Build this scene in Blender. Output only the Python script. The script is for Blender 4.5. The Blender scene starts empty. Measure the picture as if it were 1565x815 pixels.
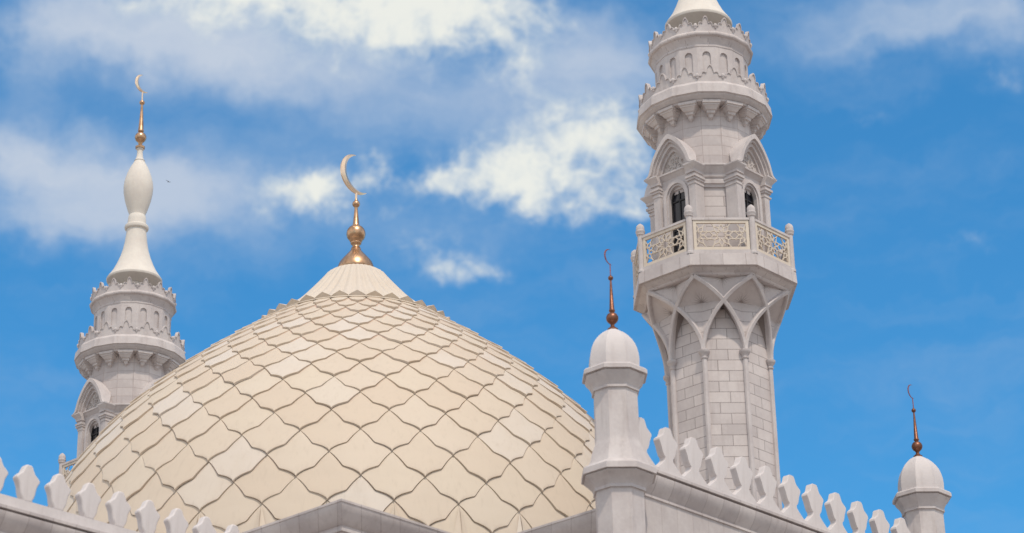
import bpy, math, random
from mathutils import Vector, Matrix
R_ = math.radians
PI = math.pi
scene = bpy.context.scene
col = scene.collection
random.seed(4)
ZO = 1.7                       # eye height above the ground
PHI = R_(90 - 42.2226)         # turn of the building
DOME = (-5.012, 73.797)
RA = (5.7555, 66.0040); LA = (-13.739, 83.6946)

# ------------------------------------------------------------------ camera
cam = bpy.data.cameras.new('camera'); camo = bpy.data.objects.new('camera', cam); col.objects.link(camo)
camo.matrix_world = Matrix.Translation((0, 0, ZO)) @ Matrix.Rotation(R_(90 + 24.2486), 4, 'X') @ Matrix.Rotation(R_(-1.3478), 4, 'Z')
cam.sensor_width = 36; cam.lens = 36 * 3855.06 / 1565
cam.clip_start = .5; cam.clip_end = 5000
cam.dof.use_dof = True; cam.dof.focus_distance = 80; cam.dof.aperture_fstop = 0.75
scene.camera = camo

# ------------------------------------------------------------------ sky and sun
SUN_EL, SUN_AZ = 58, 161       # azimuth clockwise from +Y (the way the camera looks); 180 = behind the camera
scene.view_settings.view_transform = 'Standard'; scene.view_settings.look = 'None'
scene.view_settings.exposure = 0.0; scene.view_settings.gamma = 1; scene.view_settings.use_curve_mapping = False
world = bpy.data.worlds.new('World'); scene.world = world; world.use_nodes = True
nt = world.node_tree; nt.nodes.clear()

class NB:
    """small helper that chains math nodes"""
    def __init__(s, nt): s.nt = nt
    def n(s, t, **k):
        o = s.nt.nodes.new(t)
        for a, b in k.items(): setattr(o, a, b)
        return o
    def put(s, sock, v):
        if hasattr(v, 'is_output') or isinstance(v, bpy.types.NodeSocket): s.nt.links.new(v, sock)
        else: sock.default_value = v
    def m(s, op, a, b=0.0, c=0.0, clamp=False):
        o = s.n('ShaderNodeMath', operation=op, use_clamp=clamp)
        s.put(o.inputs[0], a); s.put(o.inputs[1], b); s.put(o.inputs[2], c)
        return o.outputs[0]
    def v(s, op, a, b=(0, 0, 0), out=0):
        o = s.n('ShaderNodeVectorMath', operation=op)
        s.put(o.inputs[0], a); s.put(o.inputs[1], b)
        return o.outputs[out]
    def noise(s, vec, scale, detail=6, rough=.55, dist=0.0, out=0):
        o = s.n('ShaderNodeTexNoise'); s.nt.links.new(vec, o.inputs['Vector'])
        o.inputs['Scale'].default_value = scale; o.inputs['Detail'].default_value = detail
        o.inputs['Roughness'].default_value = rough; o.inputs['Distortion'].default_value = dist
        return o.outputs[out]
    def mix(s, f, a, b, blend='MIX'):
        o = s.n('ShaderNodeMix', data_type='RGBA', blend_type=blend)
        s.put(o.inputs[0], f); s.put(o.inputs[6], a); s.put(o.inputs[7], b)
        return o.outputs[2]
    def ss(s, x, lo, hi):
        o = s.n('ShaderNodeMapRange', interpolation_type='SMOOTHSTEP')
        s.put(o.inputs[0], x); s.put(o.inputs[1], lo); s.put(o.inputs[2], hi)
        return o.outputs[0]
W = NB(nt)
sky = W.n('ShaderNodeTexSky', sky_type='NISHITA', sun_disc=False)
sky.sun_elevation = R_(SUN_EL); sky.sun_rotation = R_(SUN_AZ)
sky.altitude = 100; sky.air_density = 1.1; sky.dust_density = .6; sky.ozone_density = 2.5
tc = W.n('ShaderNodeTexCoord').outputs['Generated']
sx = W.n('ShaderNodeSeparateXYZ'); nt.links.new(tc, sx.inputs[0])
az = W.m('MULTIPLY', W.m('ARCTAN2', sx.outputs[0], sx.outputs[1]), 180 / PI)
el = W.m('MULTIPLY', W.m('ARCSINE', sx.outputs[2]), 180 / PI)
cb = W.n('ShaderNodeCombineXYZ'); nt.links.new(az, cb.inputs[0]); nt.links.new(el, cb.inputs[1])
P = cb.outputs[0]
warp = W.v('MULTIPLY', W.v('SUBTRACT', W.noise(P, .55, 4, .55, out=1), (.5, .5, .5)), (1.9, 1.5, 0))
warp2 = W.v('MULTIPLY', W.v('SUBTRACT', W.noise(P, 2.2, 5, .6, out=1), (.5, .5, .5)), (.55, .45, 0))
PW = W.v('ADD', W.v('ADD', P, warp), warp2)
def px(x, y):                  # where the clouds hang, azimuth and elevation in degrees
    u = (x - 782.5) / 67.3; v = (407.5 - y) / 67.3
    r = R_(1.35); u, v = u * math.cos(r) + v * math.sin(r), -u * math.sin(r) + v * math.cos(r)
    e = 24.25 + v
    return u / math.cos(R_(e)), e
def blobs(lst):
    tot = None
    for (x, y, rx, ry, rot, amp) in lst:
        a, e = px(x, y)
        mp = W.n('ShaderNodeMapping', vector_type='TEXTURE'); nt.links.new(PW, mp.inputs[0])
        mp.inputs['Location'].default_value = (a, e, 0); mp.inputs['Rotation'].default_value = (0, 0, R_(rot))
        mp.inputs['Scale'].default_value = (rx / 61.5, ry / 67.3, 1)
        l = W.v('LENGTH', mp.outputs[0], out=1)
        g = W.m('MULTIPLY', W.m('EXPONENT', W.m('MULTIPLY', W.m('MULTIPLY', l, l), -1.0)), amp)
        tot = g if tot is None else W.m('ADD', tot, g)
    return tot
fine = W.noise(W.v('MULTIPLY', P, (1, 1.25, 1)), 1.35, 11, .62, .3)
streak = W.noise(W.v('MULTIPLY', W.v('ADD', P, warp), (.22, .75, 1)), 1.0, 7, .6, .3)
thick = blobs([(450, 0, 230, 66, 0, 1.05), (590, 40, 130, 70, 12, 1.0), (700, 10, 130, 60, 0, .95), (280, 10, 150, 50, 0, .6), (800, 50, 80, 55, -20, .62),
               (800, 105, 36, 34, 0, .5), (768, 262, 82, 52, -15, 1.1), (700, 285, 62, 34, 0, .7), (850, 245, 105, 62, 15, .85), (925, 205, 72, 46, 5, .85), (975, 250, 50, 50, 0, .5),
               (650, 275, 46, 30, 0, .55), (890, 305, 95, 34, -5, .6), (970, 305, 60, 34, 0, .4), (440, 306, 62, 36, -10, 1.15), (505, 296, 64, 36, 5, 1.0), (572, 260, 34, 38, 30, .6),
               (690, 402, 66, 30, -12, .85), (745, 412, 34, 14, -10, .35), (835, 170, 50, 40, -40, .5), (600, 335, 22, 14, 0, .4), (1330, 195, 34, 20, 0, .32), (1520, 155, 40, 22, 0, .36), (1475, 405, 48, 20, -10, .3)])
veil = blobs([(230, 50, 220, 75, 0, .95), (430, 100, 280, 70, 0, .75), (130, 310, 150, 85, 0, .85), (280, 320, 130, 85, -10, .75), (20, 270, 90, 70, 0, .6), (60, 380, 130, 40, 0, .45),
              (620, 170, 260, 75, 0, .45), (850, 190, 130, 90, 0, .5), (900, 70, 140, 90, 0, .75), (1000, 120, 80, 80, 0, .3), (1250, 70, 170, 80, 0, .62), (1420, 50, 170, 70, -15, .66), (1540, 70, 80, 70, 0, .6),
              (640, 330, 260, 55, 0, .42), (450, 290, 130, 60, 0, .4), (1350, 330, 280, 40, 8, .22), (1400, 620, 320, 80, 8, .26), (700, 400, 110, 44, 0, .35), (0, 640, 160, 90, 0, .3), (100, 60, 80, 70, 0, .35), (40, 150, 80, 100, 0, .36), (330, 420, 130, 40, 0, .2), (500, 200, 500, 160, 0, .16), (750, 480, 200, 80, 0, .1)])
near = W.m('ADD', W.m('MULTIPLY', thick, 2.2, clamp=True), .12, clamp=True)
dens_t = W.m('ADD', thick, W.m('MULTIPLY', W.m('MULTIPLY', W.m('SUBTRACT', fine, .5), 2.0), near))
a_t = W.m('MULTIPLY', W.ss(dens_t, .05, 1.6), .97)
dens_v = W.m('ADD', veil, W.m('MULTIPLY', W.m('SUBTRACT', streak, .5), .75))
dens_v = W.m('ADD', dens_v, W.m('MULTIPLY', W.m('SUBTRACT', fine, .5), .35))
a_v = W.m('MULTIPLY', W.ss(dens_v, .02, 1.35), .86)
haze_streak = W.noise(W.v('MULTIPLY', W.v('ADD', P, W.v('MULTIPLY', warp, (1.0, 1.6, 0))), (.16, .7, 1)), 1.3, 7, .55, 0.0)
a_v = W.m('ADD', a_v, W.m('MULTIPLY', W.ss(haze_streak, .42, .75), .15), clamp=True)
skyc = W.mix(1.0, sky.outputs[0], (.43, 1.27, 1.65, 1), 'MULTIPLY')
S = .10
cv = W.mix(W.ss(W.m('ADD', veil, W.m('MULTIPLY', streak, .4)), .6, 1.5), (.34 / S, .48 / S, .68 / S, 1), (.56 / S, .63 / S, .74 / S, 1))
puff = W.noise(W.v('ADD', P, warp2), 1.5, 8, .58, .3)
shade = W.ss(W.m('ADD', W.m('MULTIPLY', dens_t, .8), W.m('MULTIPLY', W.m('SUBTRACT', puff, .5), 2.4)), -.15, 1.5)
ct = W.mix(shade, (.44 / S, .56 / S, .70 / S, 1), (.86 / S, .87 / S, .81 / S, 1))
c1 = W.mix(a_v, skyc, cv)
c2 = W.mix(a_t, c1, ct)
# unseen warm-white broken cloud, added outside the camera's view to warm the fill light
aside = W.ss(W.m('ABSOLUTE', az), 22, 60); above = W.ss(el, 42, 62)
fill_cloud = W.m('MULTIPLY', W.m('MAXIMUM', aside, above), W.ss(W.noise(tc, 2.6, 8, .6, .3), .36, .56))
c2 = W.mix(W.m('MULTIPLY', fill_cloud, .9), c2, (1.12 / S, 1.05 / S, .99 / S, 1))
bg = W.n('ShaderNodeBackground'); nt.links.new(c2, bg.inputs[0]); bg.inputs[1].default_value = S
out = W.n('ShaderNodeOutputWorld'); nt.links.new(bg.outputs[0], out.inputs[0])

sun = bpy.data.lights.new('sun', 'SUN'); sun.energy = 2.4; sun.angle = R_(2.0); sun.color = (1, .89, .76)
suno = bpy.data.objects.new('sun', sun); col.objects.link(suno)
sd = Vector((math.sin(R_(SUN_AZ)) * math.cos(R_(SUN_EL)), math.cos(R_(SUN_AZ)) * math.cos(R_(SUN_EL)), math.sin(R_(SUN_EL))))
suno.rotation_euler = sd.to_track_quat('Z', 'Y').to_euler()

# ------------------------------------------------------------------ materials
def mat(name):
    m = bpy.data.materials.new(name); m.use_nodes = True
    t = m.node_tree; b = t.nodes['Principled BSDF']
    return m, NB(t), b
def stone(name, c1, c2, rough=.7, scale=1.2, brick=None, mortar=.6, streaks=.45, bump=.25):
    m, N, b = mat(name)
    tcn = N.n('ShaderNodeTexCoord'); g = tcn.outputs['Object']
    big = N.noise(g, scale, 7, .62); small = N.noise(g, scale * 9, 5, .6)
    f = N.ss(N.m('ADD', N.m('MULTIPLY', big, .75), N.m('MULTIPLY', small, .25)), .36, .64)
    c = N.mix(f, (*c1, 1), (*c2, 1))
    # rain streaks: long vertical stains
    st = N.noise(N.v('MULTIPLY', g, (3.0, 3.0, .35)), 1.6, 5, .6)
    c = N.mix(N.m('MULTIPLY', N.ss(st, .52, .78), streaks), c, (c1[0] * .72, c1[1] * .68, c1[2] * .66, 1))
    hgt = small
    if brick:
        w, h, off = brick
        uv = tcn.outputs['UV']
        bt = N.n('ShaderNodeTexBrick'); N.nt.links.new(uv, bt.inputs['Vector'])
        bt.offset = off; bt.offset_frequency = 2; bt.squash = 1
        bt.inputs['Scale'].default_value = 1; bt.inputs['Brick Width'].default_value = w; bt.inputs['Row Height'].default_value = h
        bt.inputs['Mortar Size'].default_value = .011; bt.inputs['Mortar Smooth'].default_value = .25; bt.inputs['Bias'].default_value = 0
        bt.inputs['Color1'].default_value = (.90, .89, .89, 1); bt.inputs['Color2'].default_value = (1.04, 1.03, 1.02, 1); bt.inputs['Mortar'].default_value = (mortar, mortar * .95, mortar * .93, 1)
        c = N.mix(1.0, c, bt.outputs['Color'], 'MULTIPLY')
        hgt = N.m('SUBTRACT', N.m('MULTIPLY', small, .3), bt.outputs['Fac'])
    N.nt.links.new(c, b.inputs['Base Color']); b.inputs['Roughness'].default_value = rough
    b.inputs['Specular IOR Level'].default_value = .3
    bp = N.n('ShaderNodeBump'); bp.inputs['Strength'].default_value = bump; bp.inputs['Distance'].default_value = .015
    N.nt.links.new(hgt, bp.inputs['Height']); N.nt.links.new(bp.outputs[0], b.inputs['Normal'])
    return m
M = {}
M['brick8'] = stone('ashlar_octagon', (.54, .485, .468), (.62, .565, .545), brick=(1.11, .315, .27), mortar=.5)
M['brick16'] = stone('ashlar_rings', (.49, .44, .428), (.585, .535, .518), brick=(.554, .315, .0), mortar=.78)
M['stone'] = stone('pale_trim_stone', (.49, .44, .428), (.585, .535, .518), streaks=.5)
M['jointed'] = stone('jointed_trim', (.49, .44, .428), (.585, .535, .518), brick=(.66, 9.0, .0), mortar=.7, streaks=.5)
M['wall'] = stone('pale_slab_wall', (.50, .452, .437), (.585, .54, .52), brick=(.62, 9.0, .0), mortar=.8, streaks=.5)
M['parapet'] = stone('painted_parapet', (.59, .54, .525), (.65, .60, .585), streaks=.4, bump=.35)
M['plaster'] = stone('cream_plaster', (.64, .58, .52), (.70, .65, .58), streaks=.2)
M['lattice'] = stone('cream_lattice', (.62, .53, .44), (.68, .60, .50), streaks=.1)
M['tympanum'] = stone('tympanum_stone', (.47, .42, .395), (.55, .50, .475), streaks=.2)
def tiles():
    m, N, b = mat('cream_dome_tile')
    geo = N.n('ShaderNodeNewGeometry'); rnd = geo.outputs['Random Per Island']
    g = N.n('ShaderNodeTexCoord').outputs['Object']
    cr = N.n('ShaderNodeValToRGB'); N.nt.links.new(rnd, cr.inputs[0])
    e = cr.color_ramp.elements; e[0].color = (.59, .482, .375, 1); e[1].color = (.62, .535, .45, 1)
    for p_, c_ in ((.25, (.60, .50, .395, 1)), (.5, (.61, .515, .415, 1)), (.72, (.61, .515, .405, 1)), (.9, (.63, .555, .48, 1))):
        k = e.new(p_); k.color = c_
    cr.color_ramp.interpolation = 'LINEAR'
    big = N.noise(g, .8, 6, .6); sm = N.noise(g, 6, 5, .6)
    c = N.mix(N.m('MULTIPLY', N.ss(big, .4, .7), .35), cr.outputs[0], (.57, .475, .375, 1))
    st = N.noise(N.v('MULTIPLY', g, (5.0, 5.0, .6)), 1.5, 4, .6)
    c = N.mix(N.m('MULTIPLY', N.ss(st, .5, .8), .28), c, (.44, .36, .28, 1))
    N.nt.links.new(c, b.inputs['Base Color']); b.inputs['Roughness'].default_value = .62; b.inputs['Specular IOR Level'].default_value = .3
    bp = N.n('ShaderNodeBump'); bp.inputs['Strength'].default_value = .2; bp.inputs['Distance'].default_value = .01
    N.nt.links.new(sm, bp.inputs['Height']); N.nt.links.new(bp.outputs[0], b.inputs['Normal'])
    return m
M['tile'] = tiles()
def plain(name, c, rough, metal=0.0, vary=.25, scale=5):
    m, N, b = mat(name)
    g = N.n('ShaderNodeTexCoord').outputs['Object']
    f = N.ss(N.noise(g, scale, 5, .6), .35, .7)
    cc = N.mix(N.m('MULTIPLY', f, 1.0), (*c, 1), tuple(x * (1 - vary) for x in c) + (1,))
    N.nt.links.new(cc, b.inputs['Base Color']); b.inputs['Metallic'].default_value = metal
    N.nt.links.new(N.m('ADD', N.m('MULTIPLY', f, .15), rough), b.inputs['Roughness'])
    return m
M['gap'] = plain('dome_underlay', (.60, .43, .34), .9)
M['copper'] = plain('gilded_copper', (.60, .37, .22), .30, 1.0, .4, 6)
M['brown'] = plain('tarnished_copper', (.27, .125, .08), .38, 1.0, .4, 8)
M['gold'] = plain('polished_gilt', (.93, .70, .50), .24, 1.0, .2, 3)
M['purple'] = plain('tarnished_crescent', (.33, .13, .13), .45, .8, .3, 8)
M['frame'] = plain('dark_window_frame', (.02, .017, .018), .5)
def glass():
    m, N, b = mat('dark_window_glass')
    b.inputs['Base Color'].default_value = (.012, .013, .02, 1); b.inputs['Roughness'].default_value = .12
    return m
M['glass'] = glass()
M['roof'] = plain('flat_roof', (.32, .30, .29), .85)
M['paving'] = plain('pale_paving', (.33, .29, .26), .85, 0, .15, .3)
M['bird'] = plain('dark_feathers', (.05, .05, .06), .8)

# ------------------------------------------------------------------ mesh helpers
class MB:
    def __init__(s): s.v = []; s.f = []; s.uv = []
    def add(s, vs, fs, uvs=None):
        o = len(s.v); s.v += [tuple(x) for x in vs]
        for i, f in enumerate(fs):
            s.f.append([k + o for k in f]); s.uv.append(uvs[i] if uvs else [(0, 0)] * len(f))
    def lathe(s, prof, n, ph=0.0, fu=None, cap0=False, cap1=False, full=2 * PI, rf=None):
        """prof = [(z, r), ...] bottom to top; rf(angle index, z) scales the radius"""
        vs = []; fs = []; uv = []
        for (z, r) in prof:
            for i in range(n):
                a = ph + full * i / n; rr = r * (rf(i) if rf else 1)
                vs.append((rr * math.cos(a), rr * math.sin(a), z + ZO))
        for j in range(len(prof) - 1):
            for i in range(n):
                k = (i + 1) % n
                fs.append([j * n + i, j * n + k, (j + 1) * n + k, (j + 1) * n + i])
                w = fu if fu else 2 * PI * prof[j][1] / n
                z0, z1 = prof[j][0], prof[j + 1][0]
                uv.append([(i * w, z0), ((i + 1) * w, z0), ((i + 1) * w, z1), (i * w, z1)])
        if cap0: fs.append(list(range(n))[::-1]); uv.append([(0, 0)] * n)
        if cap1: fs.append([(len(prof) - 1) * n + i for i in range(n)]); uv.append([(0, 0)] * n)
        s.add(vs, fs, uv)
    def box(s, x0, x1, y0, y1, z0, z1, T=None, uvw=True):
        vs = [(x, y, z) for z in (z0, z1) for y in (y0, y1) for x in (x0, x1)]
        if T: vs = [T(*p) for p in vs]
        else: vs = [(x, y, z + ZO) for x, y, z in vs]
        fs = [[0, 2, 3, 1], [4, 5, 7, 6], [0, 1, 5, 4], [1, 3, 7, 5], [3, 2, 6, 7], [2, 0, 4, 6]]
        uv = [[(x0, y0), (x0, y1), (x1, y1), (x1, y0)], [(x0, y0), (x1, y0), (x1, y1), (x0, y1)],
              [(x0, z0), (x1, z0), (x1, z1), (x0, z1)], [(y0, z0), (y1, z0), (y1, z1), (y0, z1)],
              [(x1, z0), (x0, z0), (x0, z1), (x1, z1)], [(y1, z0), (y0, z0), (y0, z1), (y1, z1)]]
        s.add(vs, fs, uv)
    def prism(s, outline, d0, d1, T):
        """outline [(u, w)] in a plane, extruded from depth d0 to d1; T(u, d, w) -> point"""
        n = len(outline)
        vs = [T(u, d0, w) for u, w in outline] + [T(u, d1, w) for u, w in outline]
        fs = [list(range(n)), list(range(n, 2 * n))[::-1]] + [[i, (i + 1) % n, n + (i + 1) % n, n + i][::-1] for i in range(n)]
        s.add(vs, fs)
    def band(s, a, b, d0, d1, T):
        """solid strip between polylines a and b (same length), between depths d0 and d1"""
        n = len(a)
        vs = [T(u, d0, w) for u, w in a] + [T(u, d0, w) for u, w in b] + [T(u, d1, w) for u, w in a] + [T(u, d1, w) for u, w in b]
        fs = []
        for i in range(n - 1):
            j = i + 1
            fs += [[i, j, n + j, n + i], [2 * n + i, 3 * n + i, 3 * n + j, 2 * n + j], [i, 2 * n + i, 2 * n + j, j], [n + i, n + j, 3 * n + j, 3 * n + i]]
        fs += [[0, n, 3 * n, 2 * n], [n - 1, 3 * n - 1, 4 * n - 1, 2 * n - 1]]
        s.add(vs, fs)
    def tube(s, pts, r, n=6, side=None):
        """swept tube; r number or list"""
        pts = [Vector(p) for p in pts]; m = len(pts); vs = []; fs = []
        for i, p in enumerate(pts):
            d = (pts[min(i + 1, m - 1)] - pts[max(i - 1, 0)]).normalized()
            ref = Vector(side) if side is not None else (Vector((0, 0, 1)) if abs(d.z) < .9 else Vector((1, 0, 0)))
            a = d.cross(ref).normalized(); b = a.cross(d).normalized()
            rr = r[i] if isinstance(r, (list, tuple)) else r
            for k in range(n):
                t = 2 * PI * k / n + PI / n
                vs.append(p + a * math.cos(t) * rr + b * math.sin(t) * rr)
        for i in range(m - 1):
            for k in range(n):
                k2 = (k + 1) % n; fs.append([i * n + k, i * n + k2, (i + 1) * n + k2, (i + 1) * n + k])
        fs += [list(range(n))[::-1], [(m - 1) * n + k for k in range(n)]]
        s.add(vs, fs)
    def ball(s, c, r, nu=12, nv=8, sz=1):
        prof = [(math.sin(-PI / 2 + PI * j / nv) * r * sz, max(1e-4, math.cos(-PI / 2 + PI * j / nv) * r)) for j in range(nv + 1)]
        vs = []; fs = []
        for z, q in prof:
            for i in range(nu): vs.append((c[0] + q * math.cos(2 * PI * i / nu), c[1] + q * math.sin(2 * PI * i / nu), c[2] + z))
        for j in range(nv):
            for i in range(nu):
                k = (i + 1) % nu; fs.append([j * nu + i, j * nu + k, (j + 1) * nu + k, (j + 1) * nu + i])
        s.add(vs, fs)
    def build(s, name, m, parent=None, smooth=None, fix=True):
        me = bpy.data.meshes.new(name); me.from_pydata(s.v, [], s.f)
        uvl = me.uv_layers.new(name='UVMap'); i = 0
        for poly, u in zip(me.polygons, s.uv):
            for k in range(poly.loop_total):
                uvl.data[poly.loop_start + k].uv = u[k]
        me.materials.append(m)
        if fix:
            import bmesh
            bm = bmesh.new(); bm.from_mesh(me); bmesh.ops.recalc_face_normals(bm, faces=bm.faces); bm.to_mesh(me); bm.free()
        if smooth is not None:
            for poly in me.polygons: poly.use_smooth = True
            me.set_sharp_from_angle(angle=R_(smooth))
        me.update()
        o = bpy.data.objects.new(name, me); col.objects.link(o)
        if parent is not None: o.parent = parent
        return o
def empty(name, loc, rz, label, cat, group=None):
    o = bpy.data.objects.new(name, None); col.objects.link(o); o.location = loc; o.rotation_euler = (0, 0, rz)
    o['label'] = label; o['category'] = cat
    if group: o['group'] = group
    return o
def copy_tree(o, parent=None):
    c = o.copy(); col.objects.link(c)
    if parent: c.parent = parent
    for ch in list(o.children): copy_tree(ch, c)
    return c
def oct_ph(): return R_(22.5)

def finial(parent, name, prof, m1, cz, cr, m2, arc, th, stem0, stem_r, yaw=0):
    """turned shaft with a crescent on top, open to one side"""
    b = MB(); b.lathe(prof, 24, cap0=True, cap1=True); f = b.build(name, m1, parent, 50)
    c = MB(); n = 30; a0, a1 = R_(arc[0]), R_(arc[1]); outer = []; inner = []
    vs = []; fs = []
    cu, su = math.cos(yaw), math.sin(yaw)
    for i in range(n + 1):
        t = i / n; a = a0 + (a1 - a0) * t
        w = th * max(.03, math.sin(PI * t)) ** .8
        ro, ri = cr, cr - w; d = max(.006, w * .30)
        for (r, dd) in ((ro, 0.35 * d), ((ro + ri) / 2, d), (ri, 0.35 * d), (ri, -.35 * d), ((ro + ri) / 2, -d), (ro, -.35 * d)):
            x = r * math.cos(a); vs.append((x * cu - dd * su, x * su + dd * cu, cz + ZO + r * math.sin(a)))
    for i in range(n):
        for k in range(6):
            k2 = (k + 1) % 6; fs.append([i * 6 + k, i * 6 + k2, (i + 1) * 6 + k2, (i + 1) * 6 + k])
    fs += [list(range(6)), [n * 6 + k for k in range(6)]]
    c.add(vs, fs)
    c.tube([(0, 0, stem0 + ZO), (0, 0, cz - cr + .03 + ZO)], stem_r, 8)
    c.build('crescent', m2, f, 40)
    return f

# ------------------------------------------------------------------ ground
g = MB(); g.add([(-3000, -3000, 0), (3000, -3000, 0), (3000, 3000, 0), (-3000, 3000, 0)], [[0, 1, 2, 3]])
go = g.build('ground', M['paving']); go['kind'] = 'structure'

# ------------------------------------------------------------------ mosque hall
mosque = empty('mosque', (DOME[0], DOME[1], 0), PHI, 'pale stone mosque hall with cream scale tiled dome, notched parapets and two small corner turrets', 'mosque')
def wall_run(b, pts, prof, closed=False):
    """cornice profile [(out, z)] swept along a plan polyline (outside on the right of travel)"""
    n = len(pts); vs = []; fs = []; k = len(prof); uv = []
    P2 = [Vector(p) for p in pts]
    for i, p in enumerate(P2):
        dirs = []
        if i > 0 or closed: dirs.append((p - P2[i - 1]).normalized())
        if i < n - 1 or closed: dirs.append((P2[(i + 1) % n] - p).normalized())
        ns = [Vector((d.y, -d.x)) for d in dirs]
        if len(ns) == 2:
            m = (ns[0] + ns[1]); m = m / (1 + ns[0].dot(ns[1]))
        else: m = ns[0]
        for (o, z) in prof: vs.append((p.x + m.x * o, p.y + m.y * o, z + ZO))
    L = [0]
    for i in range(1, n + 1): L.append(L[-1] + (P2[i % n] - P2[i - 1]).length)
    for i in range(n if closed else n - 1):
        j = (i + 1) % n
        for q in range(k - 1):
            fs.append([i * k + q, j * k + q, j * k + q + 1, i * k + q + 1])
            uv.append([(L[i], prof[q][1]), (L[i + 1], prof[q][1]), (L[i + 1], prof[q + 1][1]), (L[i], prof[q + 1][1])])
    b.add(vs, fs, uv)
h = 11.65; w = 6.67; e = 16.16; OV = .34
TOPH, CB = 19.84, 19.36
# plan, local x = b, local y = a ; camera looks from -x, -y.  Counter-clockwise => outside on the right
s = h - OV; ww = w - OV
plan = [(-s, -s), (-ww, -s), (-ww, -e + .85), (ww, -e + .85), (ww, -s), (s, -s), (s, s), (-s, s)]
b = MB(); wall_run(b, plan, [(0, -ZO), (0, 19.22)], True); hall = b.build('wall', M['wall'], mosque)
b = MB(); wall_run(b, plan, [(.0, 19.17), (.07, 19.17), (.07, 19.25), (.03, 19.255), (.03, 19.32), (.09, 19.36), (.16, 19.45), (.24, 19.58), (.31, 19.70), (OV - .02, 19.78), (OV, 19.785), (OV, 19.84), (-.6, 19.85)], True)
b.build('cornice', M['jointed'], mosque, 30)
b = MB(); b.box(-s, s, -s, s, 19.2, 19.8); b.box(-ww, ww, -e + .86, -s, 19.2, 19.79); b.build('roof', M['roof'], mosque)
# low wing on the near left
k = .89; ay = -8.53; x_end = -h + .3
def screen(name, x0, x1, y0, th, ztop, sc, first, n, zbase, flat=False):
    """free standing parapet wall with pierced merlons along x; front face towards -y"""
    b = MB(); zl = ztop - 1.38 * sc
    b.box(x0, x1, y0 + .10, y0 + th + .1, -ZO, zl - .55 * sc); b.build('wall', M['wall'], mosque)
    b = MB()
    wall_run(b, [(x0, y0 + .1), (x1, y0 + .1)], [(0, zl - .62 * sc), (.04, zl - .62 * sc), (.04, zl - .56 * sc), (.0, zl - .555 * sc), (.03, zl - .5 * sc), (.12, zl - .40 * sc), (.20, zl - .26 * sc), (.24, zl - .14 * sc), (.24, zl - .08 * sc), (.155, zl - .075 * sc), (.155, zl - .0 * sc)])
    wall_run(b, [(x0, y0 + .1), (x1, y0 + .1)], [(.155, zl - .025), (.27, zl - .02), (.27, zl + .05), (.13, zl + .10), (.10, zl + .12)])
    b.box(x0, x1, y0 + .1, y0 + th + .1, zl - .56 * sc, zl + .1); b.build('cornice', M['jointed'], mosque, 35)
    # solid band up to the notches
    b = MB(); b.box(x0, x1, y0, y0 + th, zl + .10, ztop - (.985 if flat else 1.155) * sc); b.build('parapet', M['parapet'], mosque)
    if flat: half = [(0, 0), (.07, -.005), (.12, -.05), (.155, -.13), (.20, -.22), (.30, -.30), (.362, -.37), (.362, -.42), (.315, -.50), (.275, -.58), (.25, -.68), (.235, -.78), (.20, -.87), (.155, -.93), (.155, -1.0)]
    else: half = [(0, 0), (.09, -.005), (.13, -.06), (.16, -.15), (.20, -.225), (.28, -.28), (.352, -.335), (.362, -.39), (.325, -.47), (.285, -.56), (.255, -.66), (.215, -.75), (.152, -.81), (.152, -.86), (.165, -.89), (.235, -.96), (.32, -1.03), (.41, -1.10), (.47, -1.15), (.515, -1.165)]
    out = [(x * sc, z * sc) for x, z in half] + [(-x * sc, z * sc) for x, z in half[::-1][:-1]]
    me = None
    for i in range(n):
        if me is None:
            m = MB(); m.prism(out, 0, th, lambda u, d, z: (u, d, z)); o = m.build('merlon', M['parapet'], mosque, 28)
            bv = o.modifiers.new('b', 'BEVEL'); bv.width = .032; bv.segments = 2; bv.limit_method = 'ANGLE'; bv.angle_limit = R_(50); bv.harden_normals = False
            me = o
        else:
            o = me.copy(); col.objects.link(o)
        o.location = (first + i * sc * 1.026 * (1 if sc == 1 else (1.0 / 1.026)), y0, ztop + ZO)
screen('front', -w, w, -e, .20, 22.25, 1.0, -w + 1.026 * .0 + .98, 12, 20.9)
fx = -51.3 + k * (-14.45 + 51.3)
screen('side', -22.5, x_end, ay, .20, 19.80, k, fx - 3 * k, 11, 18.5, True)
b = MB(); b.box(-22.4, -h + OV, ay + .45, -ay - .45, -ZO, 18.2); b.build('wall', M['wall'], mosque)

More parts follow.
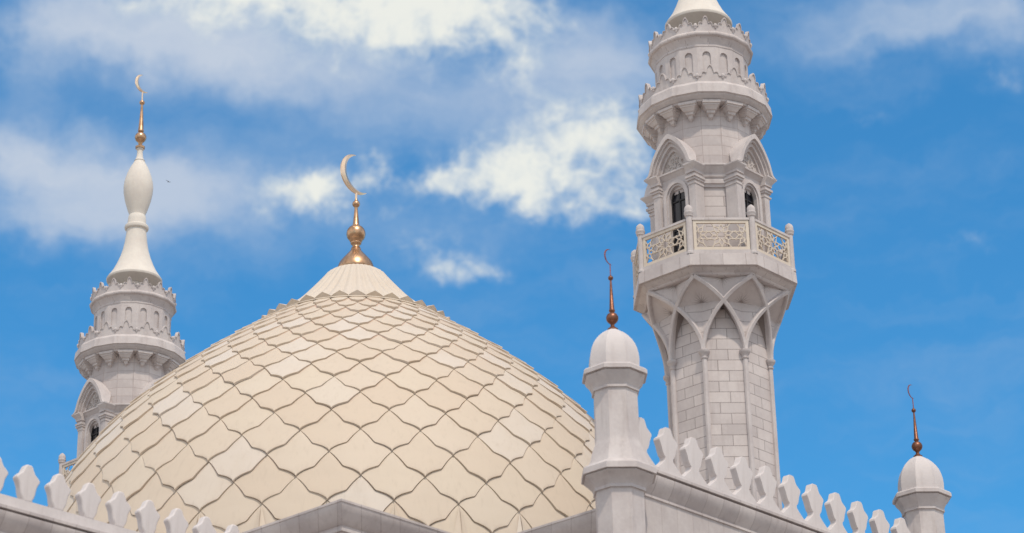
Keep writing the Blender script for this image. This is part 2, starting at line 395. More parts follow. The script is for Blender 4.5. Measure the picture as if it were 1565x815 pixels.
# corner turrets
def turret(x, y):
    b = MB(); ph = oct_ph()
    b.lathe([(-ZO, .62), (20.0, .62), (20.0, .67), (20.06, .67), (20.08, .66), (20.16, .70), (20.27, .80), (20.36, .90), (20.38, .90), (20.385, .87), (20.40, .87), (20.40, .965), (20.55, .955), (20.58, .93), (20.66, .80), (20.74, .76), (20.98, .70), (21.22, .60), (21.34, .575),
             (22.60, .565), (22.60, .615), (22.66, .615), (22.67, .60), (22.80, .66), (22.92, .76), (22.99, .785), (23.005, .76), (23.02, .76), (23.02, .85), (23.12, .845), (23.17, .80), (23.20, .66)], 8, ph, cap1=True)
    t = b.build('turret', M['stone'], mosque, 25); t.location = (x, y, 0)
    b = MB()
    b.lathe([(23.19, .645), (23.30, .655), (23.45, .66), (23.60, .645), (23.75, .61), (23.88, .56), (24.0, .49), (24.12, .39), (24.22, .28), (24.29, .17), (24.34, .07)], 8, ph, cap1=True)
    b.build('turret_cap', M['parapet'], t, 25)
    finial(t, 'finial', [(24.31, .13), (24.35, .13), (24.37, .10), (24.42, .05), (24.47, .05), (24.50, .075)] + [(24.64 + .155 * math.sin(q), .155 * math.cos(q)) for q in [R_(d) for d in range(-60, 75, 12)]] +
           [(24.80, .05), (24.83, .078), (24.86, .078), (24.88, .062), (25.65, .024)] + [(25.74 + .065 * math.sin(q), .065 * math.cos(q)) for q in [R_(d) for d in range(-70, 75, 20)]] + [(25.82, .02)],
           M['brown'], 26.32, .215, M['purple'], (78, 290), .05, 25.8, .014, 0)
    return t
turret(-w, -e).__setitem__('label', 'nearer turret with domed cap at the centre right, bare blue sky behind its finial')
turret(w, -e).__setitem__('label', 'farther turret with domed cap at the far right end of the notched parapet')

# ------------------------------------------------------------------ dome
ZK = [(17, 10.106), (18, 10.258), (19, 10.342), (20, 10.354), (21, 10.291), (22, 10.145), (23, 9.906), (24, 9.564), (25, 9.103), (26, 8.507), (27, 7.757), (28, 6.823), (29, 5.715), (30, 4.433), (31, 3.05), (31.6, 2.2)]
def Rz(z):
    z = min(max(z, ZK[0][0]), ZK[-1][0] - 1e-6)
    for i in range(len(ZK) - 1):
        if ZK[i][0] <= z <= ZK[i + 1][0]:
            p0 = ZK[max(i - 1, 0)]; p1 = ZK[i]; p2 = ZK[i + 1]; p3 = ZK[min(i + 2, len(ZK) - 1)]
            h_ = p2[0] - p1[0]; t = (z - p1[0]) / h_
            m1 = (p2[1] - p0[1]) / (p2[0] - p0[0]) * h_; m2 = (p3[1] - p1[1]) / (p3[0] - p1[0]) * h_
            return (2 * t**3 - 3 * t**2 + 1) * p1[1] + (t**3 - 2 * t**2 + t) * m1 + (-2 * t**3 + 3 * t**2) * p2[1] + (t**3 - t**2) * m2
def nrm(z):
    d = (Rz(z + .01) - Rz(z - .01)) / .02; l = math.hypot(1, d); return 1 / l, -d / l   # radial, vertical
b = MB(); b.lathe([(z * .25 + 18.4, Rz(z * .25 + 18.4) - .058) for z in range(0, 51)], 144)
dome = b.build('dome', M['gap'], mosque, 60)
rows = [18.9, 19.68, 20.45, 21.23, 22.0, 22.75, 23.53, 24.28, 24.98, 25.64, 26.27, 26.87, 27.38, 27.87, 28.35, 28.82, 29.28, 29.72, 30.14, 30.54, 30.92, 31.27]
full = [False, True] * 11     # crossing on the phase column?
EV = [(0, 0), (.15, .13), (.30, .24), (.45, .335), (.58, .41), (.63, .45), (.66, .52), (.70, .61), (.76, .74), (.83, .84), (.91, .93), (1, 1)]
def ev(v):
    for i in range(len(EV) - 1):
        if v <= EV[i + 1][0]:
            t = (v - EV[i][0]) / (EV[i + 1][0] - EV[i][0]); return EV[i][1] + t * (EV[i + 1][1] - EV[i][1])
    return 1
VS = [v for v, x in EV]
tb = MB(); PH0 = -133.0
NX = 6
for r in range(1, len(rows) - 1):
    zb, zc, zt = rows[r - 1], rows[r], rows[r + 1]
    # tile centred between crossings of row r: columns where row r has NO crossing
    c0 = PH0 + (5 if full[r] else 0)
    for q in range(36):
        th0 = c0 + 10 * q
        jz = random.uniform(-.006, .006); jt = random.uniform(-.006, .012)
        lines = []
        # upper half: from the top crossing down; width follows the neighbours' lower edges
        for v in VS: lines.append((zt + (zc - zt) * v, ev(v), 0.0 + .5 * v))
        for v in VS[1:]: lines.append((zc + (zb - zc) * v, 1 - ev(v), .5 + .5 * v))
        gap = .011
        pv = []
        for (z, wd, t) in lines:
            R0 = Rz(z); nr, nz = nrm(z)
            hw = max(wd * 5 - math.degrees(gap / R0) * (1 if t > .5 else .8), 0.02)
            off = -.035 + .05 * t + .075 * max(0, t - .5) + jt
            row = []
            for i in range(NX + 1):
                s_ = -1 + 2 * i / NX; a = R_(th0 + s_ * hw)
                edge = .012 * (abs(s_) ** 4)
                rr = R0 + (off - edge) * nr
                row.append((rr * math.cos(a), rr * math.sin(a), z + (off - edge) * nz + jz + ZO))
            pv.append(row)
        n = len(pv); vs = [p for row in pv for p in row]; fs = []
        for j in range(n - 1):
            for i in range(NX):
                fs.append([j * (NX + 1) + i, j * (NX + 1) + i + 1, (j + 1) * (NX + 1) + i + 1, (j + 1) * (NX + 1) + i])
        # skirt round the rim, down to the underlay
        rim = [(j, 0) for j in range(n)] + [(n - 1, i) for i in range(1, NX + 1)] + [(j, NX) for j in range(n - 2, -1, -1)]
        base = len(vs)
        for (j, i) in rim:
            z = lines[j][0]; nr, nz = nrm(z); p = pv[j][i]; a = math.atan2(p[1], p[0]); d = .07
            vs.append((p[0] - d * nr * math.cos(a), p[1] - d * nr * math.sin(a), p[2] - d * nz))
        ids = [j * (NX + 1) + i for (j, i) in rim]
        for i in range(len(rim) - 1): fs.append([ids[i + 1], ids[i], base + i, base + i + 1])
        tb.add(vs, fs)
tb.build('dome_tiles', M['tile'], dome, 35, fix=False)
# folded base leaves under the lowest full row
lb = MB()
for q in range(36):
    th0 = R_(PH0 + 5 + 10 * q)
    z1, z0 = 21.93, 20.4
    def pt(a, z, o): r_ = Rz(z) + o; return (r_ * math.cos(th0 + R_(a)), r_ * math.sin(th0 + R_(a)), z + ZO)
    lb.add([pt(0, z1, .03), pt(-2.1, z0, .05), pt(0, z0, .22), pt(2.1, z0, .05), pt(0, z1 - .3, .10)], [[0, 1, 2, 4], [0, 4, 2, 3]])
lb.build('base_leaves', M['tile'], dome)
# scalloped collar and fluted cap
cbm = MB(); cbm.lathe([(30.96, 3.02), (30.99, 3.08), (31.03, 3.06), (31.05, 2.6)], 144)
for q in range(36):
    th0 = R_(PH0 + 10 * q)
    n = 8; vs = []
    for i in range(n + 1):
        s_ = -1 + 2 * i / n; a = th0 + R_(4.9 * s_); up = (1 - abs(s_) ** 1.3); pk = max(0, 1 - abs(s_) * 4) * .02
        vs.append((3.06 * math.cos(a), 3.06 * math.sin(a), 31.02 + ZO))
        rr = 3.08 + .05 * up; vs.append((rr * math.cos(a), rr * math.sin(a), 31.045 + .12 * up + pk + ZO))
        rr = 2.72; vs.append((rr * math.cos(a), rr * math.sin(a), 31.10 + .14 * up + ZO))
    fs = []
    for i in range(n): fs += [[3 * i, 3 * i + 3, 3 * i + 4, 3 * i + 1], [3 * i + 1, 3 * i + 4, 3 * i + 5, 3 * i + 2]]
    fs += [[0, 1, 2], [3 * n, 3 * n + 2, 3 * n + 1]]
    cbm.add(vs, fs)
cbm.build('dome_collar', M['tile'], dome, 40)
cp = MB()
NF = 36 * 8
cp.lathe([(30.95, 2.90), (31.2, 2.66), (31.5, 2.34), (31.8, 1.98), (32.1, 1.69), (32.4, 1.43), (32.65, 1.22), (32.85, 1.06), (33.0, .95), (33.1, .80), (33.17, .65), (33.21, .5)], NF, rf=lambda i: 1 + .05 * (abs(math.cos(PI * i / 8)) ** 1.3 - .5), cap1=True)
cp.build('dome_cap', M['tile'], dome, 60)
pr = [(33.19, .58), (33.22, .60), (33.27, .60), (33.38, .57), (33.50, .52), (33.62, .43), (33.74, .33), (33.84, .245), (33.92, .18), (33.98, .15), (34.0, .16), (34.02, .15), (34.06, .115), (34.12, .12), (34.16, .17), (34.19, .18), (34.22, .17), (34.25, .20)]
pr += [(34.52 + .31 * math.sin(R_(d)), .31 * math.cos(R_(d))) for d in range(-48, 70, 9)]
pr += [(34.80, .12), (34.83, .12), (34.86, .105), (35.40, .055), (35.45, .055)] + [(35.59 + .125 * math.sin(R_(d)), .125 * math.cos(R_(d))) for d in range(-60, 75, 15)] + [(35.73, .05), (35.78, .04)]
finial(dome, 'finial', pr, M['copper'], 36.66, .70, M['gold'], (92, 312), .24, 35.75, .04, 0)

# ------------------------------------------------------------------ minaret
def minaret():
    mn = empty('minaret', (RA[0], RA[1], 0), PHI, 'tall minaret at the right whose whole balcony with lattice railing is in view', 'minaret', 'minarets flanking the dome')
    ph = oct_ph()
    b = MB(); b.lathe([(-ZO, 1.45), (27.66, 1.45), (27.67, 1.38), (28.4, 1.38)], 8, ph, fu=1.11); b.uv = [[(u_ + .46, v_) for u_, v_ in q_] for q_ in b.uv]; b.build('lower_shaft', M['brick8'], mn)
    def pol(a, r, z): a = R_(a); return Vector((r * math.cos(a), r * math.sin(a), z + ZO))
    # columns
    c0 = MB(); c0.lathe([(-ZO, .075), (26.16, .075), (26.17, .10), (26.2, .11), (26.22, .085), (26.27, .10), (26.32, .14), (26.36, .165), (26.42, .165), (26.44, .13)], 8, 0, cap1=True)
    first = None
    for k in range(8):
        if first is None: first = c0.build('column', M['stone'], mn, 40); o = first
        else: o = first.copy(); col.objects.link(o)
        a = R_(22.5 + 45 * k); o.location = (1.475 * math.cos(a), 1.475 * math.sin(a), 0); o.rotation_euler.z = a
    # vault ribs: each springs from a capital, crosses mid-face and lands on the next outer corner
    Z0, Z1 = 26.42, 28.42
    def rib(s_): x = s_ ** 1.75; return 45 * x, 1.52 + .60 * x ** 1.25, Z0 + (Z1 - Z0) * s_
    SM = .5 ** (1 / 1.75)
    S1 = [SM * i / 9 for i in range(10)]; S2 = [SM + (1 - SM) * i / 5 for i in range(6)]
    fr = None; fl = None
    def flat(p, q, wd):   # rib of square section
        return
    for k in range(8):
        for sg in (1, -1):
            if (fr if sg == 1 else fl) is None:
                m = MB(); pts = []
                for s_ in S1 + S2[1:]:
                    da, r, z = rib(s_); pts.append(pol(22.5 + sg * da, r, z))
                N_ = len(pts); vs = []; fs = []
                for i, p in enumerate(pts):
                    d = (pts[min(i + 1, N_ - 1)] - pts[max(i - 1, 0)]).normalized()
                    rad = Vector((p.x, p.y, 0)).normalized() * .9 - Vector((0, 0, .45)); rad = (rad - d * rad.dot(d)).normalized(); sd_ = d.cross(rad).normalized()
                    for (u, v) in ((-.052, -.10), (-.062, .02), (-.042, .06), (.042, .06), (.062, .02), (.052, -.10)):
                        vs.append(p + sd_ * u + rad * v)
                for i in range(N_ - 1):
                    for q in range(6): fs.append([i * 6 + q, i * 6 + (q + 1) % 6, (i + 1) * 6 + (q + 1) % 6, (i + 1) * 6 + q])
                fs += [list(range(6)), [(N_ - 1) * 6 + q for q in range(6)]]
                m.add(vs, fs); o = m.build('vault_rib', M['stone'], mn, 30)
                if sg == 1: fr = o
                else: fl = o
            else: o = (fr if sg == 1 else fl).copy(); col.objects.link(o)
            o.rotation_euler.z = R_(45 * k)
    # vault surfaces
    m = MB(); DZ = 27.88; Dr = 1.41
    for k in range(8):
        a0 = 22.5 + 45 * k
        Lf, Rt, Md = [], [], []
        for i, s_ in enumerate(S1):
            da, r, z = rib(s_); t = i / 9
            Rt.append(pol(a0 + da, r - .03, z)); Lf.append(pol(a0 - da, r - .03, z))
            rm = 1.50 + (Dr - 1.50) * t ** 3; Md.append(pol(a0, rm, z + (DZ - (Z0 + (Z1 - Z0) * SM)) * t ** 2))
        for i in range(9):
            def uvq(s0, s1, z0, z1): return [(s0, z0), (s1, z0), (s1, z1), (s0, z1)]
            wl0 = (Lf[i] - Md[i]).length; wl1 = (Lf[i + 1] - Md[i + 1]).length
            m.add([Lf[i], Md[i], Md[i + 1], Lf[i + 1]], [[0, 1, 2, 3]], [[(.5 - wl0, Lf[i].z), (.5, Md[i].z), (.5, Md[i + 1].z), (.5 - wl1, Lf[i + 1].z)]])
            m.add([Md[i], Rt[i], Rt[i + 1], Md[i + 1]], [[0, 1, 2, 3]], [[(.5, Md[i].z), (.5 + wl0, Rt[i].z), (.5 + wl1, Rt[i + 1].z), (.5, Md[i + 1].z)]])
        O = pol(a0, 2.10, Z1)
        for sg, side in ((1, Rt), (-1, Lf)):
            # from mid crossing up to this corner along the neighbour's rib
            pts = []
            for s_ in S2:
                da, r, z = rib(s_); pts.append(pol(a0 + sg * (45 - da), r - .03, z))
            D_ = Md[-1]
            for i in range(len(pts) - 1): m.add([D_, pts[i], pts[i + 1]], [[0, 1, 2]], [[(.1, 0), (.4, .02), (.5, .1)]])
        # triangle between two outer corners above the crossing
        T = pol(a0 + 22.5, 1.76, Z1 + .04)
        for sg in (1, -1):
            pts = []
            for s_ in S2:
                da, r, z = rib(s_); pts.append(pol(a0 + 22.5 + sg * (22.5 - (45 - da)) * 1.0 if False else a0 + 22.5 + sg * (da - 22.5), r - .02, z))
            for i in range(len(pts) - 1): m.add([T, pts[i], pts[i + 1]], [[0, 1, 2]], [[(.1, 0), (.4, .02), (.5, .1)]])
        # return of the pointed arch back to the flat wall
        for sg in (1, -1):
            for i in range(9):
                A_ = Rt if sg == 1 else Lf
                p0, p1 = A_[i], A_[i + 1]
                def back(p):
                    an = math.degrees(math.atan2(p.y, p.x)); cen = a0 + sg * 22.5
                    dd = R_((an - cen + 180) % 360 - 180); rr = 1.33 / math.cos(dd)
                    return Vector((rr * math.cos(R_(an)), rr * math.sin(R_(an)), p.z))
                m.add([p0, p1, back(p1), back(p0)], [[0, 1, 2, 3]])
    m.build('vaulting', M['brick8'], mn, fix=False)
    # balcony
    b = MB(); b.lathe([(28.44, 1.3), (28.44, 2.10), (28.47, 2.14), (28.50, 2.15), (28.54, 2.22), (28.60, 2.31), (28.61, 2.34), (28.63, 2.34), (28.63, 2.43), (28.98, 2.41), (28.99, 2.39), (28.99, 1.3)], 8, ph)
    b.build('balcony_floor', M['jointed'], mn)
    post = MB(); post.lathe([(28.99, .115), (29.06, .115), (29.08, .095), (30.14, .09), (30.16, .12), (30.22, .125), (30.24, .14), (30.28, .14), (30.30, .12), (30.36, .125), (30.42, .115), (30.47, .085), (30.51, .035), (30.53, .005)], 10, cap1=True)
    first = None
    for k in range(8):
        if first is None: first = post.build('railing_post', M['stone'], mn, 40); o = first
        else: o = first.copy(); col.objects.link(o)
        a = R_(22.5 + 45 * k); o.location = (2.305 * math.cos(a), 2.305 * math.sin(a), 0)
    # railing panel on the +x face
    ap = 2.305 * math.cos(R_(22.5)); hwid = 2.305 * math.sin(R_(22.5)) - .085
    T = lambda u, d, z: (ap + d, u, z + ZO)
    f = MB()
    f.box(-hwid, hwid, -.06, .06, 30.03, 30.10, lambda x, y, z: (ap + y, x, z + ZO))      # hand rail
    rail = f.build('handrail', M['stone'], mn)
    f = MB(); f.box(-hwid, hwid, -.05, .05, 28.995, 29.12, lambda x, y, z: (ap + y, x, z + ZO))
    sill = f.build('bottom_rail', M['stone'], mn)
    f = MB(); z0, z1 = 29.125, 30.028; u0 = hwid - .015; bw = .085
    for (a_, b_, c_, d_) in ((-u0, u0, z0, z0 + bw), (-u0, u0, z1 - bw, z1), (-u0, -u0 + bw, z0 + bw, z1 - bw), (u0 - bw, u0, z0 + bw, z1 - bw)):
        f.box(a_, b_, -.035, .035, c_, d_, lambda x, y, z: (ap + y, x, z + ZO))
    X0, X1, Y0, Y1 = -u0 + bw, u0 - bw, z0 + bw, z1 - bw
    cy = (Y0 + Y1) / 2; pw = (X1 - X0)
    def clip(p, q):
        t0, t1 = 0, 1; dx, dy = q[0] - p[0], q[1] - p[1]
        for a_, b_ in ((-dx, p[0] - X0), (dx, X1 - p[0]), (-dy, p[1] - Y0), (dy, Y1 - p[1])):
            if abs(a_) < 1e-9:
                if b_ < 0: return None
            else:
                t = b_ / a_
                if a_ < 0: t0 = max(t0, t)
                else: t1 = min(t1, t)
        if t1 - t0 < 1e-3: return None
        return (p[0] + dx * t0, p[1] + dy * t0), (p[0] + dx * t1, p[1] + dy * t1)
    def bar(p, q, wd=.021):
        c_ = clip(p, q)
        if not c_: return
        p, q = c_; dx, dy = q[0] - p[0], q[1] - p[1]; L = math.hypot(dx, dy)
        if L < .02: return
        nx, ny = -dy / L * wd / 2, dx / L * wd / 2
        dd = .018 + random.uniform(0, .003)
        f.prism([(p[0] + nx, p[1] + ny), (q[0] + nx, q[1] + ny), (q[0] - nx, q[1] - ny), (p[0] - nx, p[1] - ny)], -dd, dd, T)
    def zig(cx, cz, r0, r1, r2, n=10, ph_=0.0):
        P_ = lambda r_, i: (cx + r_ * math.cos(2 * PI * i / n + ph_), cz + r_ * math.sin(2 * PI * i / n + ph_))
        for i in range(n):
            bar(P_(r0, i + .5), P_(r1, i), .024); bar(P_(r0, i + .5), P_(r1, i + 1), .024)
            bar(P_(r1, i), P_(r2, i + .5), .024); bar(P_(r1, i + 1), P_(r2, i + .5), .024)
            bar(P_(r2, i + .5), P_(r2 * 1.32, i + .5), .022)
    hh = (Y1 - Y0) / 2
    zig(0, cy, .10, .23, .34, 10, 0)
    for sx_ in (-1, 1):
        zig(sx_ * pw * .5, cy, .10, .21, .31, 10, 0)
    lp = f.build('lattice_panel', M['lattice'], mn)
    for k in range(1, 8):
        for o_ in (rail, sill, lp):
            o = o_.copy(); col.objects.link(o); o.rotation_euler.z = R_(45 * k)
    # upper shaft: octagon to the entablature, then sixteen sided
    b = MB(); b.lathe([(28.9, 1.42), (32.2, 1.42)], 8, ph, fu=1.11); b.build('upper_shaft', M['brick8'], mn)
    b = MB(); b.lathe([(31.45, 1.43), (31.45, 1.47), (31.53, 1.49), (31.55, 1.54), (31.66, 1.55), (31.70, 1.52), (31.74, 1.58), (31.82, 1.60), (31.84, 1.57), (31.90, 1.62), (32.02, 1.72), (32.04, 1.76), (32.09, 1.76), (32.10, 1.3)], 8, ph)
    b.build('entablature', M['stone'], mn)
    b = MB(); b.lathe([(32.05, 1.44), (34.3, 1.44)], 16, R_(11.25), fu=.554); b.build('round_shaft', M['brick16'], mn)
    # dormer on the +x side
    D = MB()
    Td = lambda u, d, z: (d, u, z + ZO)
    hwin, zs, zt_ = .30, 31.20, 31.64     # opening half width, springing, top
    arc = [(hwin * math.cos(t), zs + (zt_ - zs) * math.sin(t) ** .9 if math.sin(t) > 0 else zs) for t in [PI * i / 14 for i in range(15)]]
    # wall plate with arched opening
    left = [(-hwin, 28.99)] + arc[::-1][0:0]
    D.box(-.62, -hwin, 1.25, 1.50, 28.99, zs, lambda x, y, z: (y, x, z + ZO)); D.box(hwin, .62, 1.25, 1.50, 28.99, zs, lambda x, y, z: (y, x, z + ZO))
    D.band([(.62, zs)] + arc + [(-.62, zs)], [(.62, 32.0)] + [(a_[0], 32.0) for a_ in arc] + [(-.62, 32.0)], 1.25, 1.50, Td)
    dm = D.build('dormer', M['stone'], mn)
    A = MB()     # moulding round the opening
    o1 = [(x * 1.18, zs + (z - zs) * 1.14) for x, z in arc]; o2 = [(x * 1.52, zs + (z - zs) * 1.38) for x, z in arc]
    A.band([(o1[0][0], 28.99)] + o1 + [(o1[-1][0], 28.99)], [(o2[0][0], 28.99)] + o2 + [(o2[-1][0], 28.99)], 1.48, 1.545, Td)
    A.build('window_surround', M['stone'], dm, 30)
    for sg in (-1, 1):
        Q = MB()
        B_ = lambda x0, x1, y0, y1, z0, z1: Q.box(min(sg * x0, sg * x1), max(sg * x0, sg * x1), y0, y1, z0, z1, lambda x, y, z: (y, x, z + ZO))
        B_(.53, .76, 1.2, 1.60, 28.995, 31.44)
        for (xx0, xx1, r_, za, zb_) in ((.515, .78, 1.62, 31.44, 31.50), (.53, .765, 1.605, 31.5, 31.56), (.50, .80, 1.65, 31.56, 31.63), (.48, .83, 1.69, 31.63, 31.70), (.52, .79, 1.64, 31.70, 31.78), (.49, .82, 1.68, 31.78, 31.85)):
            B_(xx0, xx1, 1.2, r_, za, zb_)
        # flaring impost
        vs = []
        for (z, xo, r_) in ((31.85, .82, 1.68), (31.90, .85, 1.70), (31.96, .90, 1.75), (32.01, .94, 1.79), (32.05, .94, 1.79)):
            for (x, y) in ((.50, 1.1), (xo, 1.1), (xo, r_), (.50, r_)): vs.append((y, sg * x, z + ZO))
        fs = []
        for j in range(4):
            for q in range(4): fs.append([j * 4 + q, j * 4 + (q + 1) % 4, (j + 1) * 4 + (q + 1) % 4, (j + 1) * 4 + q])
        fs += [[0, 1, 2, 3], [16, 17, 18, 19]]
        Q.add(vs, fs); Q.build('pilaster', M['stone'], dm, 20)
    hf = [(.93, 32.04), (.85, 32.06), (.77, 32.12), (.725, 32.22), (.69, 32.34), (.635, 32.48), (.56, 32.62), (.46, 32.78), (.35, 32.92), (.24, 33.04), (.13, 33.13), (.05, 33.18), (0, 33.20)]
    def sc_(f_, zb=32.0): return [(x * f_, zb + (z - zb) * f_) for x, z in hf]
    def mirror(h_): return h_ + [(-x, z) for x, z in h_[::-1][1:]]
    H = MB()
    Th = lambda u, d, z: Td(u, d + (.44 * min(1, abs(u) / .8) ** 3 if d < 1.2 else 0), z)
    o0, o1_, o2_, o3_, o4_ = mirror(hf), mirror(sc_(.87)), mirror(sc_(.80)), mirror(sc_(.70)), mirror(sc_(.60))
    H.band(o0, o1_, 1.10, 1.80, Th); H.band(o1_, o2_, 1.10, 1.73, Td); H.band(o2_, o3_, 1.10, 1.66, Td); H.band(o3_, o4_, 1.10, 1.56, Td)
    H.build('hood_arch', M['stone'], dm, 30)
    tm = MB(); o5 = sc_(.62); tm.band(mirror(o5), [(x * .0, 31.99) for x, z in mirror(o5)], 1.2, 1.498, Td)
    # arabesque relief
    def spiral(cx, cz, r0, turns, a0_, sg_):
        pts = []
        for i in range(15):
            t = i / 14; r_ = r0 * (1 - .85 * t); a_ = a0_ + sg_ * turns * 2 * PI * t
            pts.append((1.505, cx + r_ * math.cos(a_), cz + r_ * math.sin(a_) + ZO))
        tm.tube(pts, [.022 * (1 - .4 * i / 14) for i in range(15)], 5)
    for sg_ in (-1, 1):
        spiral(sg_ * .14, 32.24, .13, 1.2, PI / 2, sg_); spiral(sg_ * .33, 32.13, .10, 1.1, PI, -sg_); spiral(sg_ * .10, 32.47, .085, 1.1, -PI / 2, -sg_); spiral(sg_ * .27, 32.36, .06, 1.0, 0, sg_)
        tm.tube([(1.505, sg_ * .02, 32.05 + ZO), (1.505, sg_ * .12, 32.12 + ZO), (1.505, sg_ * .22, 32.1 + ZO), (1.505, sg_ * .42, 32.05 + ZO)], .018, 5)
    tm.tube([(1.505, 0, 32.03 + ZO), (1.505, .0, 32.62 + ZO)], .02, 5)
    tm.build('tympanum', M['tympanum'], dm, 40)
    gl = MB(); gl.band(arc, [(x, 28.99) for x, z in arc], 1.325, 1.345, Td); gl.build('window_glass', M['glass'], dm)
    fm = MB()
    B2 = lambda x0, x1, z0, z1: fm.box(x0, x1, 1.34, 1.375, z0, z1, lambda x, y, z: (y, x, z + ZO))
    B2(-.022, .022, 29.0, 31.58); B2(-hwin, -hwin + .05, 29.0, zs); B2(hwin - .05, hwin, 29.0, zs)
    for z in (30.3, 31.2): B2(-hwin + .05, -.022, z, z + .04); B2(.022, hwin - .05, z, z + .04)
    ia = [(x * .82, zs + (z - zs) * .86) for x, z in arc]; fm.band(arc, ia, 1.34, 1.375, Td); fm.build('window_frame', M['frame'], dm)
    for k in range(1, 4):
        o = copy_tree(dm, mn); o.rotation_euler.z = R_(90 * k)
    # lower cornice on corbels
    b = MB(); b.lathe([(34.02, 1.40), (34.02, 1.78), (34.06, 1.80), (34.08, 1.84), (34.16, 1.93), (34.20, 1.95), (34.22, 2.005), (34.50, 1.975), (34.56, 1.93), (34.60, 1.90), (34.60, 1.2)], 16, R_(11.25))
    b.build('lower_cornice', M['stone'], mn)
    cb_ = MB(); Tc = lambda x, y, z: (y, x, z + ZO)
    lay = [(34.03, .262, 1.83), (33.955, .262, 1.82), (33.95, .238, 1.78), (33.90, .230, 1.77), (33.895, .21, 1.745), (33.80, .150, 1.66), (33.795, .125, 1.62), (33.72, .115, 1.60), (33.715, .078, 1.55), (33.62, .058, 1.52), (33.57, .015, 1.45)]
    vs = []; fs = []
    for (z, hw_, r_) in lay:
        for (x, y) in ((-hw_, 1.33), (hw_, 1.33), (hw_, r_), (-hw_, r_)): vs.append(Tc(x, y, z))
    for j in range(len(lay) - 1):
        for q in range(4): fs.append([j * 4 + q, j * 4 + (q + 1) % 4, (j + 1) * 4 + (q + 1) % 4, (j + 1) * 4 + q])
    fs += [[0, 1, 2, 3], [len(vs) - 4, len(vs) - 3, len(vs) - 2, len(vs) - 1]]
    cb_.add(vs, fs); first = None
    for k in range(16):
        if first is None: first = cb_.build('corbel', M['stone'], mn); o = first
        else: o = first.copy(); col.objects.link(o)
        o.rotation_euler.z = R_(22.5 * k)
    def crest(name, Rc, zb, hgt, th):
        c = MB(); apo = Rc * math.cos(R_(11.25)); wd = 2 * Rc * math.sin(R_(11.25))
        hv = [(0, 1.0), (.035, .985), (.075, .92), (.105, .83), (.125, .72), (.14, .62), (.155, .55), (.175, .545), (.21, .585), (.26, .60), (.305, .58), (.335, .52), (.345, .44), (.355, .38), (.375, .35), (.41, .345), (.45, .34), (.5, .34)]
        o_ = [(x * wd, zb + z * hgt) for x, z in hv]; o_ = [(-x, z) for x, z in o_[::-1][:-1]] + o_
        lo_ = [(x, zb) for x, z in o_]
        inn = [(x * .94, zb + (z - zb) * .92 - .0) for x, z in o_]
        for k in range(16):
            a = R_(22.5 * k); ca, sa = math.cos(a), math.sin(a)
            def Tk(u, d, z):
                ln = .04 * (z - zb) / hgt; r_ = apo + d + ln; uu = u * (1 + (d + ln) / apo)
                return (r_ * ca - uu * sa, r_ * sa + uu * ca, z + ZO)
            c.band(o_, lo_, -th, 0, Tk)
            c.band(o_[1:-1], inn[1:-1], -.001, .028, Tk)
            # hanging drop at the corner
            a2 = R_(22.5 * k + 11.25); p = ((Rc + .015) * math.cos(a2), (Rc + .015) * math.sin(a2), zb + .36 * hgt + ZO)
            c.ball(p, .058, 8, 6, 1.25); c.ball((p[0], p[1], p[2] - .07), .035, 8, 5, 1.0)
        return c.build(name, M['stone'], mn, 28)
    crest('lower_crest', 1.87, 34.59, .56, .09)
    b = MB(); b.lathe([(34.55, 1.325), (36.08, 1.325)], 16, R_(11.25), cap1=True)
    drum = b.build('arcade_drum', M['stone'], mn)
    # niche: recessed look by a raised plate with arched hole
    nb = MB(); ap16 = 1.325 * math.cos(R_(11.25)); fw = 1.325 * math.sin(R_(11.25))
    nh, ns, nt2 = .115, 35.74, 35.87
    arc2 = [(nh, ns), (nh * .9, ns + .06), (nh * .62, ns + .105), (nh * .3, ns + .125), (0, nt2 - .0), (-nh * .3, ns + .125), (-nh * .62, ns + .105), (-nh * .9, ns + .06), (-nh, ns)]
    for k in range(16):
        a = R_(22.5 * k); ca, sa = math.cos(a), math.sin(a)
        def Tk(u, d, z): r_ = ap16 + d; uu = u * (1 + d / ap16); return (r_ * ca - uu * sa, r_ * sa + uu * ca, z + ZO)
        nb.band([(fw, 34.62)] + [(fw, 34.9), (fw, 35.5), (fw, 36.05)], [(nh, 34.62), (nh, 34.9), (nh, 35.5), (nh, 36.05)], 0, .045, Tk) if False else None
        for sg in (-1, 1): nb.prism([(sg * nh, 34.62), (sg * fw, 34.62), (sg * fw, ns), (sg * nh, ns)], .002, .055, Tk)
        nb.band([(fw, ns)] + arc2 + [(-fw, ns)], [(fw, 36.06)] + [(x, 36.06) for x, z in arc2] + [(-fw, 36.06)], .002, .055, Tk)
        nb.prism([(-nh, 34.62), (nh, 34.62), (nh, 35.22), (-nh, 35.22)], .002, .05, Tk)
    nb.build('niche_band', M['stone'], drum)
    b = MB(); b.lathe([(36.0, 1.33), (36.03, 1.395), (36.07, 1.40), (36.10, 1.385), (36.16, 1.40), (36.26, 1.46), (36.31, 1.49), (36.33, 1.54), (36.36, 1.565), (36.40, 1.57), (36.44, 1.555), (36.48, 1.51), (36.50, 1.46), (36.50, 1.38)], 16, R_(11.25)); b.build('upper_cornice', M['jointed'], mn, 25)
    b = MB(); b.lathe([(36.47, 1.42), (36.48, .5)], 16, R_(11.25)); b.build('spire_deck', M['roof'], mn)
    crest('upper_crest', 1.49, 36.49, .48, .075)
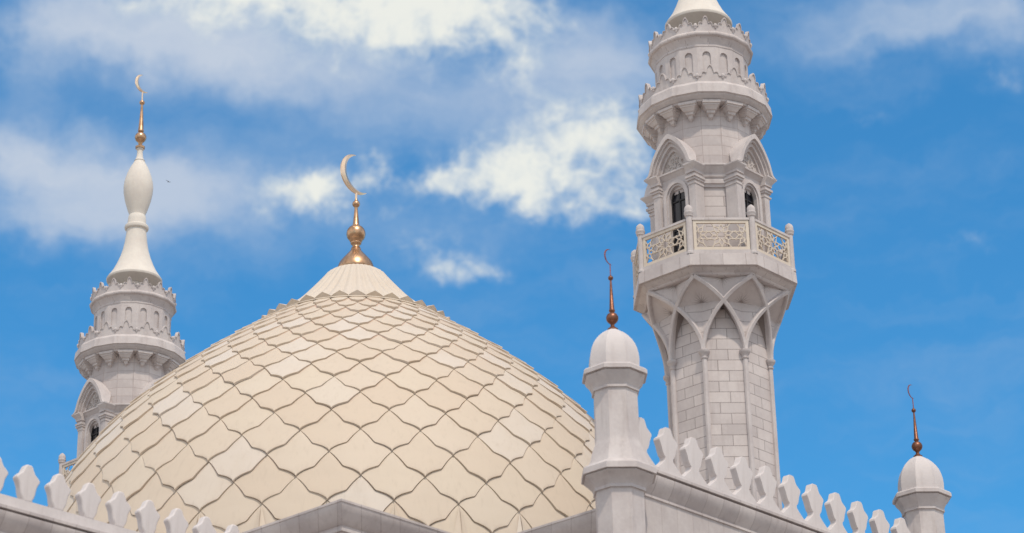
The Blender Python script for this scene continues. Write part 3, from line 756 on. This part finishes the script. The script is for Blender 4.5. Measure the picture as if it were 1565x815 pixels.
    b = MB(); b.lathe([(36.45, .55), (37.22, .55), (37.37, .90), (37.42, .995), (37.46, 1.01), (37.50, 1.01), (37.54, .985), (37.66, .90), (37.85, .78), (38.1, .665), (38.4, .55), (38.7, .465), (39.0, .41), (39.3, .375), (39.50, .36), (39.51, .40), (39.54, .43), (39.60, .445), (39.66, .43), (39.69, .40), (39.70, .35), (39.9, .33), (40.06, .315), (40.10, .29),
                       (40.14, .295), (40.3, .355), (40.5, .42), (40.75, .485), (41.0, .53), (41.25, .545), (41.5, .515), (41.75, .45), (42.0, .355), (42.2, .255), (42.33, .18), (42.35, .20), (42.38, .17), (42.5, .125), (42.68, .105), (42.78, .11), (42.82, .14), (42.86, .14)], 40, cap1=True)
    b.build('spire', M['plaster'], mn, 28)
    pr = [(42.86, .17), (42.94, .18), (42.96, .13), (43.02, .07), (43.08, .08), (43.13, .10)] + [(43.33 + .215 * math.sin(R_(d)), .215 * math.cos(R_(d))) for d in range(-60, 75, 12)]
    pr += [(43.56, .08), (43.58, .11), (43.62, .11), (43.65, .10), (44.66, .04)] + [(44.80 + .10 * math.sin(R_(d)), .10 * math.cos(R_(d))) for d in range(-65, 75, 20)] + [(44.9, .03), (44.93, .025)]
    finial(mn, 'finial', pr, M['copper'], 45.60, .37, M['gold'], (92, 312), .15, 44.9, .03, 0)
    return mn
mA = minaret()
mB_ = copy_tree(mA); mB_.location = (LA[0], LA[1], 0)
mB_['label'] = 'minaret at the left standing partly behind the dome, its full spire and crescent in view'

# ------------------------------------------------------------------ bird
bd = MB()
bd.ball((0, 0, 0), .075, 10, 8, .9)
bd.tube([(.05, 0, .0), (.12, 0, .04), (.17, 0, .045), (.22, 0, .035)], [.06, .045, .04, .008], 8)
bd.tube([(-.04, 0, 0), (-.16, 0, -.02), (-.27, 0, -.02)], [.06, .035, .02], 6)
for sg in (-1, 1):
    bd.prism([(.06, sg * .0), (.09, sg * .16), (.03, sg * .34), (-.05, sg * .42), (-.06, sg * .30), (-.07, sg * .14), (-.06, sg * .0)], -.012, .012, lambda u, d, v: (u, v, d + .25 * abs(v)))
bird = bd.build('bird', M['bird'], None, 60)
rm_ = bird.modifiers.new('skin', 'REMESH'); rm_.mode = 'VOXEL'; rm_.voxel_size = .012
r = math.radians
D_ = 60.0; a_, e_ = R_(-8.59), R_(26.1)
bird.location = (D_ * math.sin(a_), D_ * math.cos(a_), ZO + D_ * math.tan(e_)); bird.rotation_euler = (R_(35), R_(-40), R_(75)); bird.scale = (.18, .18, .18)
bird['label'] = 'tiny dark bird flying in the sky right of the left spire'; bird['category'] = 'bird'
